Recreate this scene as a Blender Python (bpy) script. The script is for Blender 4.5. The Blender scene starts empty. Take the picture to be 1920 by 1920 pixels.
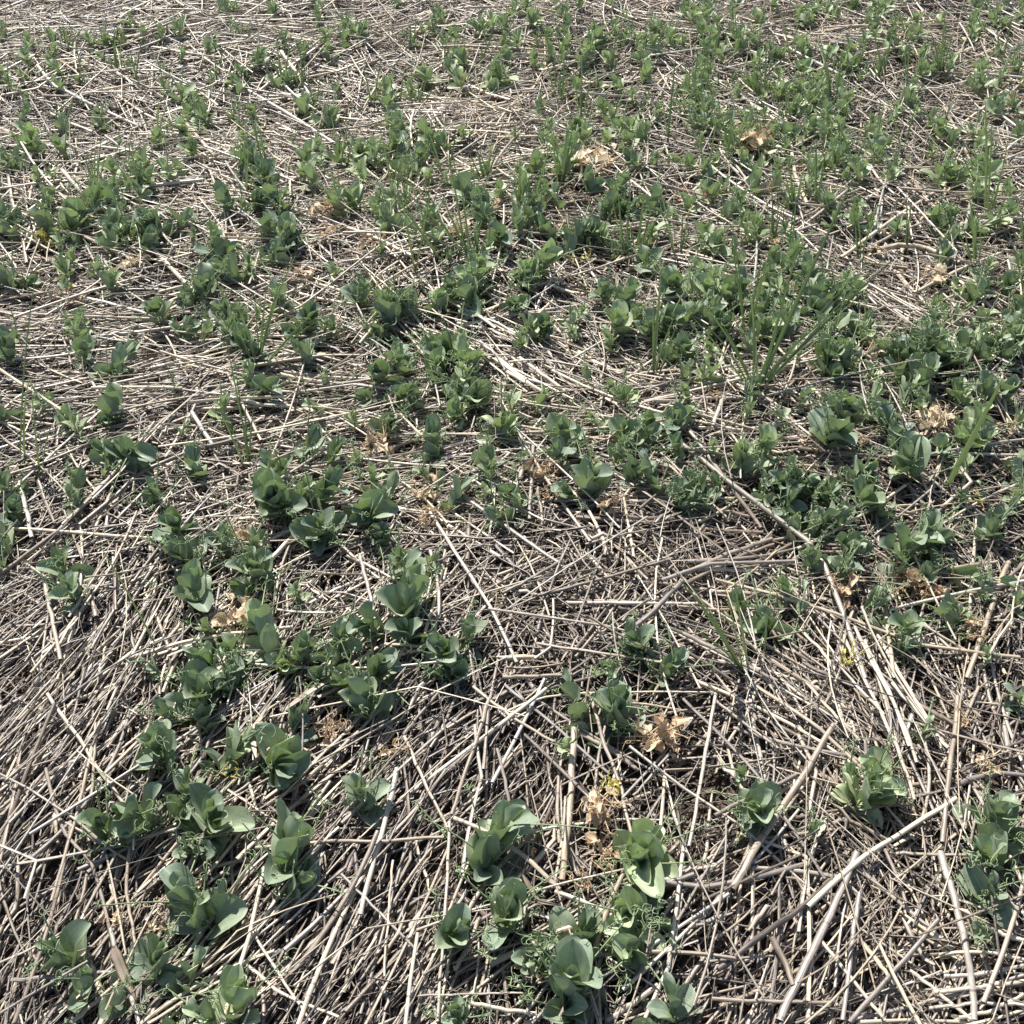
import bpy, math, random
import numpy as np

# ------------------------------------------------------------------ camera, sky, sun, exposure
sc = bpy.context.scene
CAM_H, PITCH, FOV = 1.35, math.radians(44.0), math.radians(49.6)
SUN_EL, SUN_AZ = math.radians(50), math.radians(-24)      # azimuth from +Y towards +X (negative: to the left)
cam_d = bpy.data.cameras.new('camera'); cam = bpy.data.objects.new('camera', cam_d)
sc.collection.objects.link(cam)
cam.location = (0, 0, CAM_H); cam.rotation_euler = (math.pi/2 - PITCH, 0, 0)
cam_d.angle = FOV; cam_d.clip_start = 0.05; cam_d.clip_end = 500
sc.camera = cam
sc.render.resolution_x = sc.render.resolution_y = 1024
w = bpy.data.worlds.new('World'); sc.world = w; w.use_nodes = True
nt = w.node_tree; bg = nt.nodes['Background']
sky = nt.nodes.new('ShaderNodeTexSky'); sky.sky_type = 'NISHITA'; sky.sun_disc = False
sky.sun_elevation = SUN_EL; sky.sun_rotation = SUN_AZ
nt.links.new(sky.outputs[0], bg.inputs[0]); bg.inputs[1].default_value = 0.075
sd = bpy.data.lights.new('sun', 'SUN'); sd.energy = 5.0; sd.angle = math.radians(0.53); sd.color = (1.0, 0.955, 0.89)
so = bpy.data.objects.new('sun', sd); sc.collection.objects.link(so)
so.rotation_euler = (math.pi/2 - SUN_EL, 0, -SUN_AZ + math.pi)
sc.view_settings.view_transform = 'Standard'; sc.view_settings.look = 'None'
sc.view_settings.gamma = 1.0; sc.view_settings.exposure = 0.85

rng = np.random.default_rng(11); random.seed(11)
COL = sc.collection
F = 960/math.tan(FOV/2)
FW = np.array([0, math.cos(PITCH), -math.sin(PITCH)]); UP = np.array([0, math.sin(PITCH), math.cos(PITCH)])

# ------------------------------------------------------------------ terrain
def vnoise(x, y, seed):
    x = np.asarray(x, float); y = np.asarray(y, float)
    xi = np.floor(x).astype(np.int64); yi = np.floor(y).astype(np.int64)
    fx = x-xi; fy = y-yi; fx = fx*fx*(3-2*fx); fy = fy*fy*(3-2*fy)
    def h(a, b):
        n = (a*374761393 + b*668265263 + seed*974711) & 0xffffffff
        n = ((n ^ (n >> 13))*1274126177) & 0xffffffff
        return ((n ^ (n >> 16)) & 0xffff)/65535.0
    return (h(xi,yi)*(1-fx)+h(xi+1,yi)*fx)*(1-fy)+(h(xi,yi+1)*(1-fx)+h(xi+1,yi+1)*fx)*fy
def terrain(x, y):
    return 0.050*(vnoise(x*1.7+3, y*1.7, 1)-.5) + 0.044*(vnoise(x*4.5, y*4.5, 2)-.5)
def fine(x, y):
    return 0.016*(vnoise(x*17, y*17, 3)-.5) + 0.010*(vnoise(x*42, y*42, 4)-.5)
def ray(px, py):
    d = FW + np.array([1,0,0])*(px-960)/F + UP*(960-py)/F
    return d
def at(px, py, h=0.0):                      # where the line of sight meets the ground raised by h
    d = ray(px, py); z = h
    for _ in range(8):
        t = (z-CAM_H)/d[2]; p = np.array([0,0,CAM_H])+d*t
        z = float(terrain(p[0], p[1]))+h
    return p
def px_of(p):
    v = np.asarray(p, float)-np.array([0,0,CAM_H]); c = v@FW
    return 960+v[0]/c*F, 960-(v@UP)/c*F, c

# ------------------------------------------------------------------ materials
def mat(name):
    m = bpy.data.materials.new(name); m.use_nodes = True
    n = m.node_tree.nodes; l = m.node_tree.links
    return m, n, l, n['Principled BSDF']
def ramp(n, stops, interp='LINEAR'):
    r = n.new('ShaderNodeValToRGB'); r.color_ramp.interpolation = interp
    e = r.color_ramp.elements
    while len(e) < len(stops): e.new(0.5)
    for i, (p, c) in enumerate(stops): e[i].position = p; e[i].color = (*c, 1)
    return r
def mathn(n, l, op, a, b=None, c=None):
    m = n.new('ShaderNodeMath'); m.operation = op
    for i, v in enumerate((a, b, c)):
        if v is None: continue
        if isinstance(v, (int, float)): m.inputs[i].default_value = v
        else: l.new(v, m.inputs[i])
    return m.outputs[0]
def mixc(n, l, fac, a, b, mode='MIX'):
    m = n.new('ShaderNodeMix'); m.data_type = 'RGBA'; m.blend_type = mode
    for s, v in ((m.inputs[0], fac), (m.inputs[6], a), (m.inputs[7], b)):
        if isinstance(v, (int, float)): s.default_value = v
        elif isinstance(v, tuple): s.default_value = (*v, 1)
        else: l.new(v, s)
    return m.outputs[2]
def attr(n, name):
    a = n.new('ShaderNodeAttribute'); a.attribute_name = name; return a
def noise(n, l, vec, scale, detail=3, rough=.55):
    t = n.new('ShaderNodeTexNoise'); t.inputs['Scale'].default_value = scale
    t.inputs['Detail'].default_value = detail; t.inputs['Roughness'].default_value = rough
    if vec is not None: l.new(vec, t.inputs['Vector'])
    return t.outputs[0]

def straw_material():
    m, n, l, b = mat('straw')
    tone = attr(n, 'tone'); vec = attr(n, 'grain')
    oi = n.new('ShaderNodeObjectInfo')
    mp = n.new('ShaderNodeMapping'); mp.inputs['Scale'].default_value = (3.2, 3.2, 10.0)
    l.new(vec.outputs['Vector'], mp.inputs['Vector'])
    st = noise(n, l, mp.outputs[0], 1.0, 4, .6)                     # streaks along the stalk
    mp2 = n.new('ShaderNodeMapping'); mp2.inputs['Scale'].default_value = (.9, .9, 45.0)
    l.new(vec.outputs['Vector'], mp2.inputs['Vector'])
    bl = noise(n, l, mp2.outputs[0], 1.0, 3, .6)                    # weathering blotches
    t = mathn(n, l, 'ADD', tone.outputs['Fac'], mathn(n, l, 'MULTIPLY', mathn(n, l, 'SUBTRACT', st, .5), .55))
    t = mathn(n, l, 'ADD', t, mathn(n, l, 'MULTIPLY', mathn(n, l, 'SUBTRACT', bl, .5), .7))
    r = ramp(n, [(0.0,(.030,.024,.020)), (.25,(.105,.084,.068)), (.5,(.230,.190,.152)), (.75,(.40,.345,.275)), (1.0,(.64,.58,.45))])
    l.new(t, r.inputs[0])
    # joints of the stalk
    sx = n.new('ShaderNodeSeparateXYZ'); l.new(vec.outputs['Vector'], sx.inputs[0])
    fr = mathn(n, l, 'FRACT', mathn(n, l, 'MULTIPLY', sx.outputs[2], 7.3))
    jn = mathn(n, l, 'LESS_THAN', fr, .022)
    hue = ramp(n, [(0,(.86,.90,1.0)), (.5,(1.02,.985,.945)), (1,(1.06,.99,.88))])
    l.new(attr(n, 'hue').outputs['Fac'], hue.inputs[0])
    c = mixc(n, l, 1.0, r.outputs[0], hue.outputs[0], 'MULTIPLY')
    c = mixc(n, l, mathn(n, l, 'MULTIPLY', jn, .65), c, (.07,.05,.04))
    l.new(c, b.inputs['Base Color'])
    l.new(mathn(n, l, 'ADD', .26, mathn(n, l, 'MULTIPLY', bl, .28)), b.inputs['Roughness'])
    b.inputs['Specular IOR Level'].default_value = .85
    bp = n.new('ShaderNodeBump'); bp.inputs['Strength'].default_value = .7; bp.inputs['Distance'].default_value = .001
    l.new(st, bp.inputs['Height']); l.new(bp.outputs[0], b.inputs['Normal'])
    return m

def leaf_material(name, dark, light, under, fleck=True, trans=.22, rough=.40):
    m, n, l, b = mat(name)
    out = n['Material Output']
    tone = attr(n, 'tone'); vec = attr(n, 'blade')                  # blade = (across, along, random)
    oi = n.new('ShaderNodeObjectInfo')
    sep = n.new('ShaderNodeSeparateXYZ'); l.new(vec.outputs['Vector'], sep.inputs[0])
    oc = n.new('ShaderNodeSeparateColor'); l.new(oi.outputs['Color'], oc.inputs[0])
    f = mathn(n, l, 'ADD', mathn(n, l, 'MULTIPLY', tone.outputs['Fac'], .45), mathn(n, l, 'MULTIPLY', oc.outputs[0], .75))
    f = mathn(n, l, 'ADD', f, mathn(n, l, 'MULTIPLY', mathn(n, l, 'SUBTRACT', oi.outputs['Random'], .5), .18))
    f.node.use_clamp = True
    c = mixc(n, l, f, dark, light)
    # paler towards the clasping base, as on young stipules
    base = mathn(n, l, 'POWER', mathn(n, l, 'SUBTRACT', 1.0, sep.outputs[1]), 5.0)
    c = mixc(n, l, mathn(n, l, 'MULTIPLY', base, .6), c, (.22,.30,.07))
    # veins: a pale midrib and thin side veins
    ax = mathn(n, l, 'ABSOLUTE', sep.outputs[0])
    mid = mathn(n, l, 'LESS_THAN', ax, .035)
    sv = mathn(n, l, 'FRACT', mathn(n, l, 'SUBTRACT', mathn(n, l, 'MULTIPLY', sep.outputs[1], 7.0), mathn(n, l, 'MULTIPLY', ax, 2.6)))
    sv = mathn(n, l, 'LESS_THAN', sv, .09)
    vv = mathn(n, l, 'ADD', mathn(n, l, 'MULTIPLY', mid, .65), mathn(n, l, 'MULTIPLY', sv, .24))
    c = mixc(n, l, vv, c, (.36,.44,.27))
    if fleck:
        rim = mathn(n, l, 'GREATER_THAN', ax, .93); c = mixc(n, l, mathn(n, l, 'MULTIPLY', rim, .35), c, (.34,.42,.24))
    tc = n.new('ShaderNodeMapping'); tc.inputs['Scale'].default_value = (1, 1, 37)
    l.new(vec.outputs['Vector'], tc.inputs['Vector'])
    mo = noise(n, l, tc.outputs[0], 2.2, 4)
    c = mixc(n, l, 1.0, c, ramp_out(n, l, mo, [(.3,(.72,.74,.75)), (.7,(1.26,1.24,1.22))]), 'MULTIPLY')
    if fleck:
        fl = noise(n, l, tc.outputs[0], 11, 2)
        fr = ramp_out(n, l, fl, [(.61,(0,0,0)), (.68,(1,1,1))])
        c = mixc(n, l, mathn(n, l, 'MULTIPLY', fr, .40), c, (.33,.38,.31))
    geo = n.new('ShaderNodeNewGeometry')
    c2 = mixc(n, l, mathn(n, l, 'MULTIPLY', geo.outputs['Backfacing'], .55), c, under)
    l.new(c2, b.inputs['Base Color'])
    b.inputs['Roughness'].default_value = rough; b.inputs['Specular IOR Level'].default_value = .38
    bp = n.new('ShaderNodeBump'); bp.inputs['Strength'].default_value = .5; bp.inputs['Distance'].default_value = .0008
    l.new(mathn(n, l, 'SUBTRACT', mo, mathn(n, l, 'MULTIPLY', vv, .6)), bp.inputs['Height']); l.new(bp.outputs[0], b.inputs['Normal'])
    tr = n.new('ShaderNodeBsdfTranslucent')
    l.new(mixc(n, l, 1.0, c2, (1.15,1.4,.6), 'MULTIPLY'), tr.inputs['Color'])
    ms = n.new('ShaderNodeMixShader'); ms.inputs[0].default_value = trans
    l.new(b.outputs[0], ms.inputs[1]); l.new(tr.outputs[0], ms.inputs[2]); l.new(ms.outputs[0], out.inputs['Surface'])
    return m
def ramp_out(n, l, v, stops):
    r = ramp(n, stops); l.new(v, r.inputs[0]); return r.outputs[0]

def soil_material():
    m, n, l, b = mat('soil')
    g = n.new('ShaderNodeNewGeometry')
    a = noise(n, l, g.outputs['Position'], 9, 6, .6); c = noise(n, l, g.outputs['Position'], 160, 4, .7)
    v = n.new('ShaderNodeTexVoronoi'); v.inputs['Scale'].default_value = 95; l.new(g.outputs['Position'], v.inputs['Vector'])
    r1 = ramp_out(n, l, a, [(.3,(.050,.037,.028)), (.7,(.125,.093,.070))])
    r2 = ramp_out(n, l, c, [(.3,(.6,.6,.6)), (.72,(1.5,1.42,1.35))])
    l.new(mixc(n, l, 1.0, r1, r2, 'MULTIPLY'), b.inputs['Base Color'])
    b.inputs['Roughness'].default_value = .95
    bp = n.new('ShaderNodeBump'); bp.inputs['Strength'].default_value = 1; bp.inputs['Distance'].default_value = .006
    l.new(mathn(n, l, 'ADD', c, v.outputs['Distance']), bp.inputs['Height']); l.new(bp.outputs[0], b.inputs['Normal'])
    return m

def dry_material(name, stops):
    m, n, l, b = mat(name); out = n['Material Output']
    g = n.new('ShaderNodeNewGeometry'); oi = n.new('ShaderNodeObjectInfo')
    a = noise(n, l, g.outputs['Position'], 60, 4, .6)
    t = mathn(n, l, 'ADD', mathn(n, l, 'MULTIPLY', a, .75), mathn(n, l, 'MULTIPLY', attr(n, 'tone').outputs['Fac'], .35))
    c = ramp_out(n, l, t, stops)
    l.new(c, b.inputs['Base Color']); b.inputs['Roughness'].default_value = .6
    bp = n.new('ShaderNodeBump'); bp.inputs['Strength'].default_value = .7; bp.inputs['Distance'].default_value = .002
    l.new(noise(n, l, g.outputs['Position'], 220, 3), bp.inputs['Height']); l.new(bp.outputs[0], b.inputs['Normal'])
    tr = n.new('ShaderNodeBsdfTranslucent'); l.new(c, tr.inputs['Color'])
    ms = n.new('ShaderNodeMixShader'); ms.inputs[0].default_value = .22
    l.new(b.outputs[0], ms.inputs[1]); l.new(tr.outputs[0], ms.inputs[2]); l.new(ms.outputs[0], out.inputs['Surface'])
    return m

M_STRAW = straw_material()
M_LEAF = leaf_material('pea_leaf', (.152,.202,.165), (.42,.485,.30), (.31,.365,.24), True, .13, .50)
M_STEM = leaf_material('pea_stem', (.25,.33,.17), (.38,.45,.25), (.28,.36,.2), False, .12, .45)
M_GRASS = leaf_material('grass_blade', (.10,.15,.09), (.28,.33,.19), (.12,.17,.09), False, .15, .40)
M_SOIL = soil_material()
M_DRY = dry_material('withered_leaf', [(.2,(.22,.12,.065)), (.4,(.44,.29,.18)), (.56,(.62,.47,.30)), (.85,(.76,.65,.47))])
M_YEL = dry_material('yellowed_leaf', [(.2,(.30,.27,.05)), (.5,(.52,.46,.10)), (.85,(.66,.58,.20))])

# ------------------------------------------------------------------ mesh helpers
def mesh_from(name, V, Q, material, attrs=None, smooth=True):
    me = bpy.data.meshes.new(name)
    V = np.asarray(V, np.float32); Q = np.asarray(Q, np.int32)
    k = Q.shape[1]
    me.vertices.add(len(V)); me.vertices.foreach_set('co', V.ravel())
    me.loops.add(Q.size); me.loops.foreach_set('vertex_index', Q.ravel())
    me.polygons.add(len(Q)); me.polygons.foreach_set('loop_start', np.arange(0, Q.size, k, dtype=np.int32))
    me.update(calc_edges=True)
    me.polygons.foreach_set('use_smooth', np.full(len(Q), smooth))
    for an, (typ, data) in (attrs or {}).items():
        a = me.attributes.new(an, typ, 'POINT')
        a.data.foreach_set('value' if typ == 'FLOAT' else 'vector', np.asarray(data, np.float32).ravel())
    me.materials.append(material); me.update()
    return me
def link(name, me, parent=None, loc=None):
    o = bpy.data.objects.new(name, me); COL.objects.link(o)
    if parent is not None: o.parent = parent
    if loc is not None: o.location = loc
    return o
def empty(name, loc):
    o = bpy.data.objects.new(name, None); o.empty_display_size = .02; COL.objects.link(o); o.location = loc; return o
def tag(o, label=None, cat=None, group=None, kind=None):
    if label: o['label'] = label
    if cat: o['category'] = cat
    if group: o['group'] = group
    if kind or o.parent is None: o['kind'] = kind or 'thing'
    return o

def tubes(P, R, sides=5, flat=None, roll=None):
    """P (N,K,3) centre lines, R (N,K) radii -> verts, quads, ring coordinates (cos, sin, length along)"""
    P = np.asarray(P, float); R = np.asarray(R, float); N, K, _ = P.shape
    T = np.gradient(P, axis=1); T /= np.linalg.norm(T, axis=2, keepdims=True)+1e-12
    ref = np.zeros_like(T); ref[..., 2] = 1
    bad = np.abs(T[..., 2]) > .9; ref[bad] = (1, 0, 0)
    S = np.cross(T, ref); S /= np.linalg.norm(S, axis=2, keepdims=True)+1e-12
    U = np.cross(S, T)
    if roll is not None:
        c = np.cos(roll)[:, None, None]; s = np.sin(roll)[:, None, None]; S, U = S*c+U*s, U*c-S*s
    if flat is None: flat = np.ones(N)
    th = np.arange(sides)/sides*2*np.pi
    V = (P[:, :, None, :] + S[:, :, None, :]*np.cos(th)[None, None, :, None]*R[:, :, None, None]
         + U[:, :, None, :]*(np.sin(th)[None, None, :, None]*(R*flat[:, None])[:, :, None, None]))
    seg = np.linalg.norm(np.diff(P, axis=1), axis=2); along = np.concatenate([np.zeros((N, 1)), np.cumsum(seg, axis=1)], 1)
    G = np.stack([np.broadcast_to(np.cos(th), (N, K, sides)), np.broadcast_to(np.sin(th), (N, K, sides)),
                  np.broadcast_to(along[:, :, None], (N, K, sides))], -1)
    base = (np.arange(N)*K*sides)[:, None, None] + (np.arange(K-1)*sides)[None, :, None]
    j = np.arange(sides)[None, None, :]; j2 = (j+1) % sides
    Q = np.stack([base+j, base+j2, base+sides+j2, base+sides+j], -1).reshape(-1, 4)
    return V.reshape(-1, 3), Q, G.reshape(-1, 3)

class MB:                                                     # collects pieces of one mesh
    def __init__(s): s.V = []; s.Q = []; s.A = []; s.T = []; s.n = 0
    def add(s, V, Q, A, T):
        s.V.append(V); s.Q.append(Q+s.n); s.A.append(A); s.T.append(np.broadcast_to(T, (len(V),))); s.n += len(V)
    def mesh(s, name, m, vec='blade'):
        return mesh_from(name, np.concatenate(s.V), np.concatenate(s.Q), m,
                         {vec: ('FLOAT_VECTOR', np.concatenate(s.A)), 'tone': ('FLOAT', np.concatenate(s.T))})

# ------------------------------------------------------------------ ground
def ground():
    out = []; d = .03; x = 0
    for i in range(26): d *= 1.35; x += d; out.append(x)
    out = np.array(out)
    xs = np.arange(-2.9, 2.901, .02); X = np.concatenate([-2.9-out[::-1], xs, 2.9+out])
    ys = np.arange(-.3, 5.401, .02); Y = np.concatenate([-.3-out[::-1], ys, 5.4+out])
    gx, gy = np.meshgrid(X, Y); z = terrain(gx, gy)+fine(gx, gy)
    V = np.stack([gx, gy, z], -1).reshape(-1, 3); nx = len(X); ny = len(Y)
    i = (np.arange(ny-1)[:, None]*nx + np.arange(nx-1)[None, :]).ravel()
    Q = np.stack([i, i+1, i+nx+1, i+nx], -1)
    tag(link('ground', mesh_from('ground', V, Q, M_SOIL)), 'dark crumbly soil under the straw mulch', kind='structure')
ground()

# ------------------------------------------------------------------ lie of the straw: (x, y, direction in the photo in degrees, strength)
FIELD = [(100,1400,48,1),(300,1200,62,1),(100,1700,62,.9),(480,1720,50,.9),(760,1480,58,.9),(800,1720,60,1),(650,1860,62,1),
 (960,1420,55,.8),(600,1500,42,.8),(300,700,8,.8),(100,650,4,.8),(1050,1000,20,.3),(1150,1180,10,.1),(1400,1050,18,.5),
 (1660,1320,-58,.95),(1480,1400,-45,.4),(1400,1700,42,.8),(1600,1820,62,.9),(1800,1700,-78,.8),(1860,1860,8,.9),(750,880,11,.9),
 (950,680,-34,.9),(200,470,-8,.6),(1500,1250,-50,.7),(1250,1500,55,.4),(60,1130,30,.5),(480,1300,45,.6),(1830,1250,70,.3),
 (1150,1750,40,.3),(250,900,25,.3),(500,760,5,.7),(1000,830,-5,.6),(1550,880,-15,.5),(300,250,-12,.5),(700,250,5,.4),
 (1000,220,10,.6),(1300,450,0,.3),(1600,300,0,.3),(1750,550,-20,.3),(500,60,8,.7),(1250,1250,0,.3)]
_fp = []
for fx, fy, fa, fs in FIELD:
    a = math.radians(fa); p = at(fx, fy); q = at(fx+30*math.cos(a), fy-30*math.sin(a))
    h = math.atan2(q[1]-p[1], q[0]-p[0]); _fp.append((p[0], p[1], math.cos(2*h)*fs, math.sin(2*h)*fs))
_fp = np.array(_fp)
def heading(x, y):
    d2 = (x[:, None]-_fp[:, 0])**2 + (y[:, None]-_fp[:, 1])**2
    W = 1/(d2+.004)**1.6; W /= W.sum(1, keepdims=True)
    c = W@_fp[:, 2]; s = W@_fp[:, 3]
    return .5*np.arctan2(s, c), np.clip(np.hypot(c, s), 0, 1)

# bare soil showing through: (x, y, radius px)
BARE = [(1260,1480,85),(1400,920,60),(20,1290,70),(1170,1650,55),(1130,1560,55),(1330,1560,50),(1850,930,60),(300,900,60),(930,1050,50),(200,500,50),(1250,850,50)]
_bp = np.array([[*at(a, b)[:2], r/F*px_of(at(a, b))[2]] for a, b, r in BARE])
def inview(x, y, m=0.0):
    c = y*math.cos(PITCH)+CAM_H*math.sin(PITCH)
    return (np.abs(x) < c*.462+m) & (y > .52-m) & (y < 3.9+m)

def straw_lines(x, y, L, lay, kink_p, spread, K=5):
    N = len(x); h, s = heading(x, y)
    sg = spread*(.25+1.25*(1-s)**1.3)
    h = h + rng.normal(0, 1, N)*sg
    curv = rng.normal(0, .16, N)
    t = np.linspace(-.5, .5, K)
    ang = h[:, None] + curv[:, None]*t*1.6
    kk = rng.random(N) < kink_p; ka = rng.normal(0, .6, N)*kk; kt = rng.uniform(-.3, .35, N)
    ang = ang + ka[:, None]*(t[None, :] > kt[:, None])
    dx = np.cos(ang)*(L/(K-1))[:, None]; dy = np.sin(ang)*(L/(K-1))[:, None]
    px = np.cumsum(dx, 1); py = np.cumsum(dy, 1)
    px += x[:, None]-px[:, K//2, None]; py += y[:, None]-py[:, K//2, None]
    tilt = rng.normal(0, .05, N)
    g = terrain(px, py); gm = g.mean(1, keepdims=True)
    g = .35*g + .65*(gm+(g[:, -1:]-g[:, :1])*t[None, :])
    z = g + lay[:, None] + tilt[:, None]*L[:, None]*t[None, :]
    z = np.maximum(z, terrain(px, py)+.004)
    return np.stack([px, py, z], -1)

def straw_mesh(name, groups):
    Vs, Qs, Gs, Ts, Hs = [], [], [], [], []; n = 0
    for P, R, sides, flat, roll, tone, hue in groups:
        V, Q, G = tubes(P, R, sides, flat, roll)
        per = P.shape[1]*sides
        off = np.repeat(rng.uniform(0, 60, len(P)), per)
        G = G.copy(); G[:, 2] += off; G[:, 0] += off*.3
        Vs.append(V); Qs.append(Q+n); Gs.append(G); Ts.append(np.repeat(tone, per)); Hs.append(np.repeat(hue, per)); n += len(V)
    return mesh_from(name, np.concatenate(Vs), np.concatenate(Qs), M_STRAW,
        {'grain': ('FLOAT_VECTOR', np.concatenate(Gs)), 'tone': ('FLOAT', np.concatenate(Ts)), 'hue': ('FLOAT', np.concatenate(Hs))})

def mulch():
    def scatter(n_in, n_out, floor=.10):
        A = []
        x = rng.uniform(-1.9, 1.9, n_in*3); y = rng.uniform(.42, 4.05, n_in*3)
        k = inview(x, y, .12); A.append(np.stack([x[k], y[k]], 1)[:n_in])
        x = rng.uniform(-2.8, 2.8, n_out*3); y = rng.uniform(-.1, 5.3, n_out*3)
        k = ~inview(x, y, .10); A.append(np.stack([x[k], y[k]], 1)[:n_out])
        A = np.concatenate(A); x, y = A.T
        d = np.sqrt((x[:, None]-_bp[:, 0])**2+(y[:, None]-_bp[:, 1])**2)/_bp[:, 2]
        k = rng.random(len(x)) < np.clip(.10+(d.min(1)-.80)*1.6, floor, 1)*np.clip(.55+vnoise(x*7, y*7, 21)*.9, 0, 1)
        return x[k], y[k]
    gs = []
    # the body of the mat
    x, y = scatter(30000, 9000); N = len(x)
    L = np.clip(rng.lognormal(math.log(.15), .5, N), .04, .42)
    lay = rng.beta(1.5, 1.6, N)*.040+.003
    P = straw_lines(x, y, L, lay, .30, .82)
    r = np.clip(rng.lognormal(math.log(.00180), .36, N), .0007, .0038)
    flat = np.where(rng.random(N) < .6, rng.uniform(.18, .65, N), 1.0)
    R = r[:, None]*np.linspace(1.08, .9, P.shape[1])[None, :]*(1+rng.normal(0, .10, P.shape[:2])); R[:, -1] *= rng.uniform(.25, 1, N); P[..., 2] += rng.normal(0, .0013, P.shape[:2])
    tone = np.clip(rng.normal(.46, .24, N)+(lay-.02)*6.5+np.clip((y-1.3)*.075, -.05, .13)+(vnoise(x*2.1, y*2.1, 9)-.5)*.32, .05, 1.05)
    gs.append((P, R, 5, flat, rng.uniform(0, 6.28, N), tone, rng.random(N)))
    # thin bits and chaff
    x, y = scatter(29000, 5000, .7); N = len(x)
    L = np.clip(rng.lognormal(math.log(.045), .55, N), .012, .16)
    lay = rng.beta(1.4, 1.3, N)*.044+.003
    P = straw_lines(x, y, L, lay, .3, 1.3, 4)
    P[..., 2] += rng.normal(0, .002, P.shape[:2])
    R = np.clip(rng.normal(.0008, .0003, N), .0004, .0016)[:, None]*np.ones((1, 4))
    gs.append((P, R, 4, rng.uniform(.4, 1, N), rng.uniform(0, 6.28, N), np.clip(rng.normal(.56, .2, N), .1, 1), rng.random(N)))
    # loose stalks lying over the mat and over the lowest leaves
    x, y = scatter(1100, 300); N = len(x)
    L = np.clip(rng.lognormal(math.log(.20), .4, N), .08, .45)
    P = straw_lines(x, y, L, rng.uniform(.044, .066, N), .35, 1.1, 6)
    R = np.clip(rng.normal(.0014, .0004, N), .0007, .0024)[:, None]*np.linspace(1.1, .8, 6)[None, :]
    gs.append((P, R, 5, rng.uniform(.4, 1, N), rng.uniform(0, 6.28, N), np.clip(rng.normal(.66, .2, N), .2, 1.05), rng.random(N)))
    # broad stalks in paler tones, plentiful farther off
    x, y = scatter(2600, 700); k = rng.random(len(x)) < np.clip((y-.9)/1.2, .12, 1); x, y = x[k], y[k]; N = len(x)
    L = np.clip(rng.lognormal(math.log(.20), .4, N), .08, .45)
    P = straw_lines(x, y, L, rng.uniform(.034, .058, N), .25, 1.2, 6)
    R = np.clip(rng.normal(.0026, .0006, N), .0014, .0042)[:, None]*np.linspace(1.1, .85, 6)[None, :]
    gs.append((P, R, 5, rng.uniform(.3, 1, N), rng.uniform(0, 6.28, N), np.clip(rng.normal(.82, .16, N), .4, 1.1), rng.random(N)))
    # hair-fine curled fibres
    x, y = scatter(8000, 1200, .8); N = len(x)
    K = 7; h = rng.uniform(0, 6.28, N)[:, None]+rng.normal(0, 1.1, N)[:, None]*np.linspace(-1, 1, K)**2+rng.normal(0, .35, (N, K)); L = rng.uniform(.02, .09, N)
    P = np.stack([x[:, None]+np.cumsum(np.cos(h), 1)*L[:, None]/K, y[:, None]+np.cumsum(np.sin(h), 1)*L[:, None]/K, np.zeros((N, K))], -1)
    P[..., 2] = terrain(P[..., 0], P[..., 1])+rng.uniform(.02, .052, N)[:, None]+rng.normal(0, .0035, (N, K))
    gs.append((P, np.full((N, K), .00035), 3, np.ones(N), np.zeros(N), rng.uniform(.35, 1.0, N), rng.random(N)))
    # flat torn leaf sheaths
    x, y = scatter(5200, 1200); N = len(x)
    L = np.clip(rng.lognormal(math.log(.08), .4, N), .03, .2)
    P = straw_lines(x, y, L, rng.beta(1.5, 1.3, N)*.042+.004, .5, .9, 6)
    P[..., 2] += rng.normal(0, .003, P.shape[:2])
    R = rng.uniform(.0016, .0040, N)[:, None]*np.array([.5, .9, 1, 1, .8, .2])[None, :]
    gs.append((P, R, 4, np.full(N, .10), rng.uniform(-.8, .8, N), np.clip(rng.normal(.55, .2, N), .1, 1), rng.random(N)))
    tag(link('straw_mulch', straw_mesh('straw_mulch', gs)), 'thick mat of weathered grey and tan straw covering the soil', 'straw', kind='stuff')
mulch()
def crumbs():
    P = []
    for bx, by, br in _bp:
        n = int(900*(br/.06)**2)+60; a = rng.uniform(0, 6.28, n); r = br*1.1*np.sqrt(rng.random(n)); P.append(np.stack([bx+r*np.cos(a), by+r*np.sin(a)], 1))
    P = np.concatenate(P)[:16000]; N = len(P); sz = np.clip(rng.lognormal(math.log(.0017), .55, N), .0007, .007)
    oc = np.array([[1,0,0],[-1,0,0],[0,1,0],[0,-1,0],[0,0,1],[0,0,-1]], float)
    fc = np.array([[0,2,4],[2,1,4],[1,3,4],[3,0,4],[2,0,5],[1,2,5],[3,1,5],[0,3,5]])
    V = oc[None]*sz[:, None, None]*rng.uniform(.5, 1.3, (N, 6, 1))+rng.normal(0, .2, (N, 6, 3))*sz[:, None, None]
    c = np.stack([P[:, 0], P[:, 1], terrain(P[:, 0], P[:, 1])+fine(P[:, 0], P[:, 1])+sz*.4+.001], 1)
    V = (V+c[:, None]).reshape(-1, 3); Q = (fc[None]+(np.arange(N)*6)[:, None, None]).reshape(-1, 3)
    tag(link('soil_crumbs', mesh_from('soil_crumbs', V, Q, M_SOIL, smooth=False)), 'loose brown soil crumbs on the bare patches', 'soil', kind='stuff')
crumbs()

# ------------------------------------------------------------------ labels
USED = set()
def place_words(p, q=0):
    x, y, _ = px_of(p); x = min(max(x/19.2, 0), 100); y = min(max(y/19.2, 0), 100)
    f = (lambda v: '%.1f' % v) if q else (lambda v: '%d' % round(v))
    return f(x) + ' percent across and ' + f(y) + ' percent down the photo'
def unique(look, p):
    for q in (0, 1):
        t = look + ', ' + place_words(p, q)
        if t not in USED: break
    USED.add(t); return t

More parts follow.
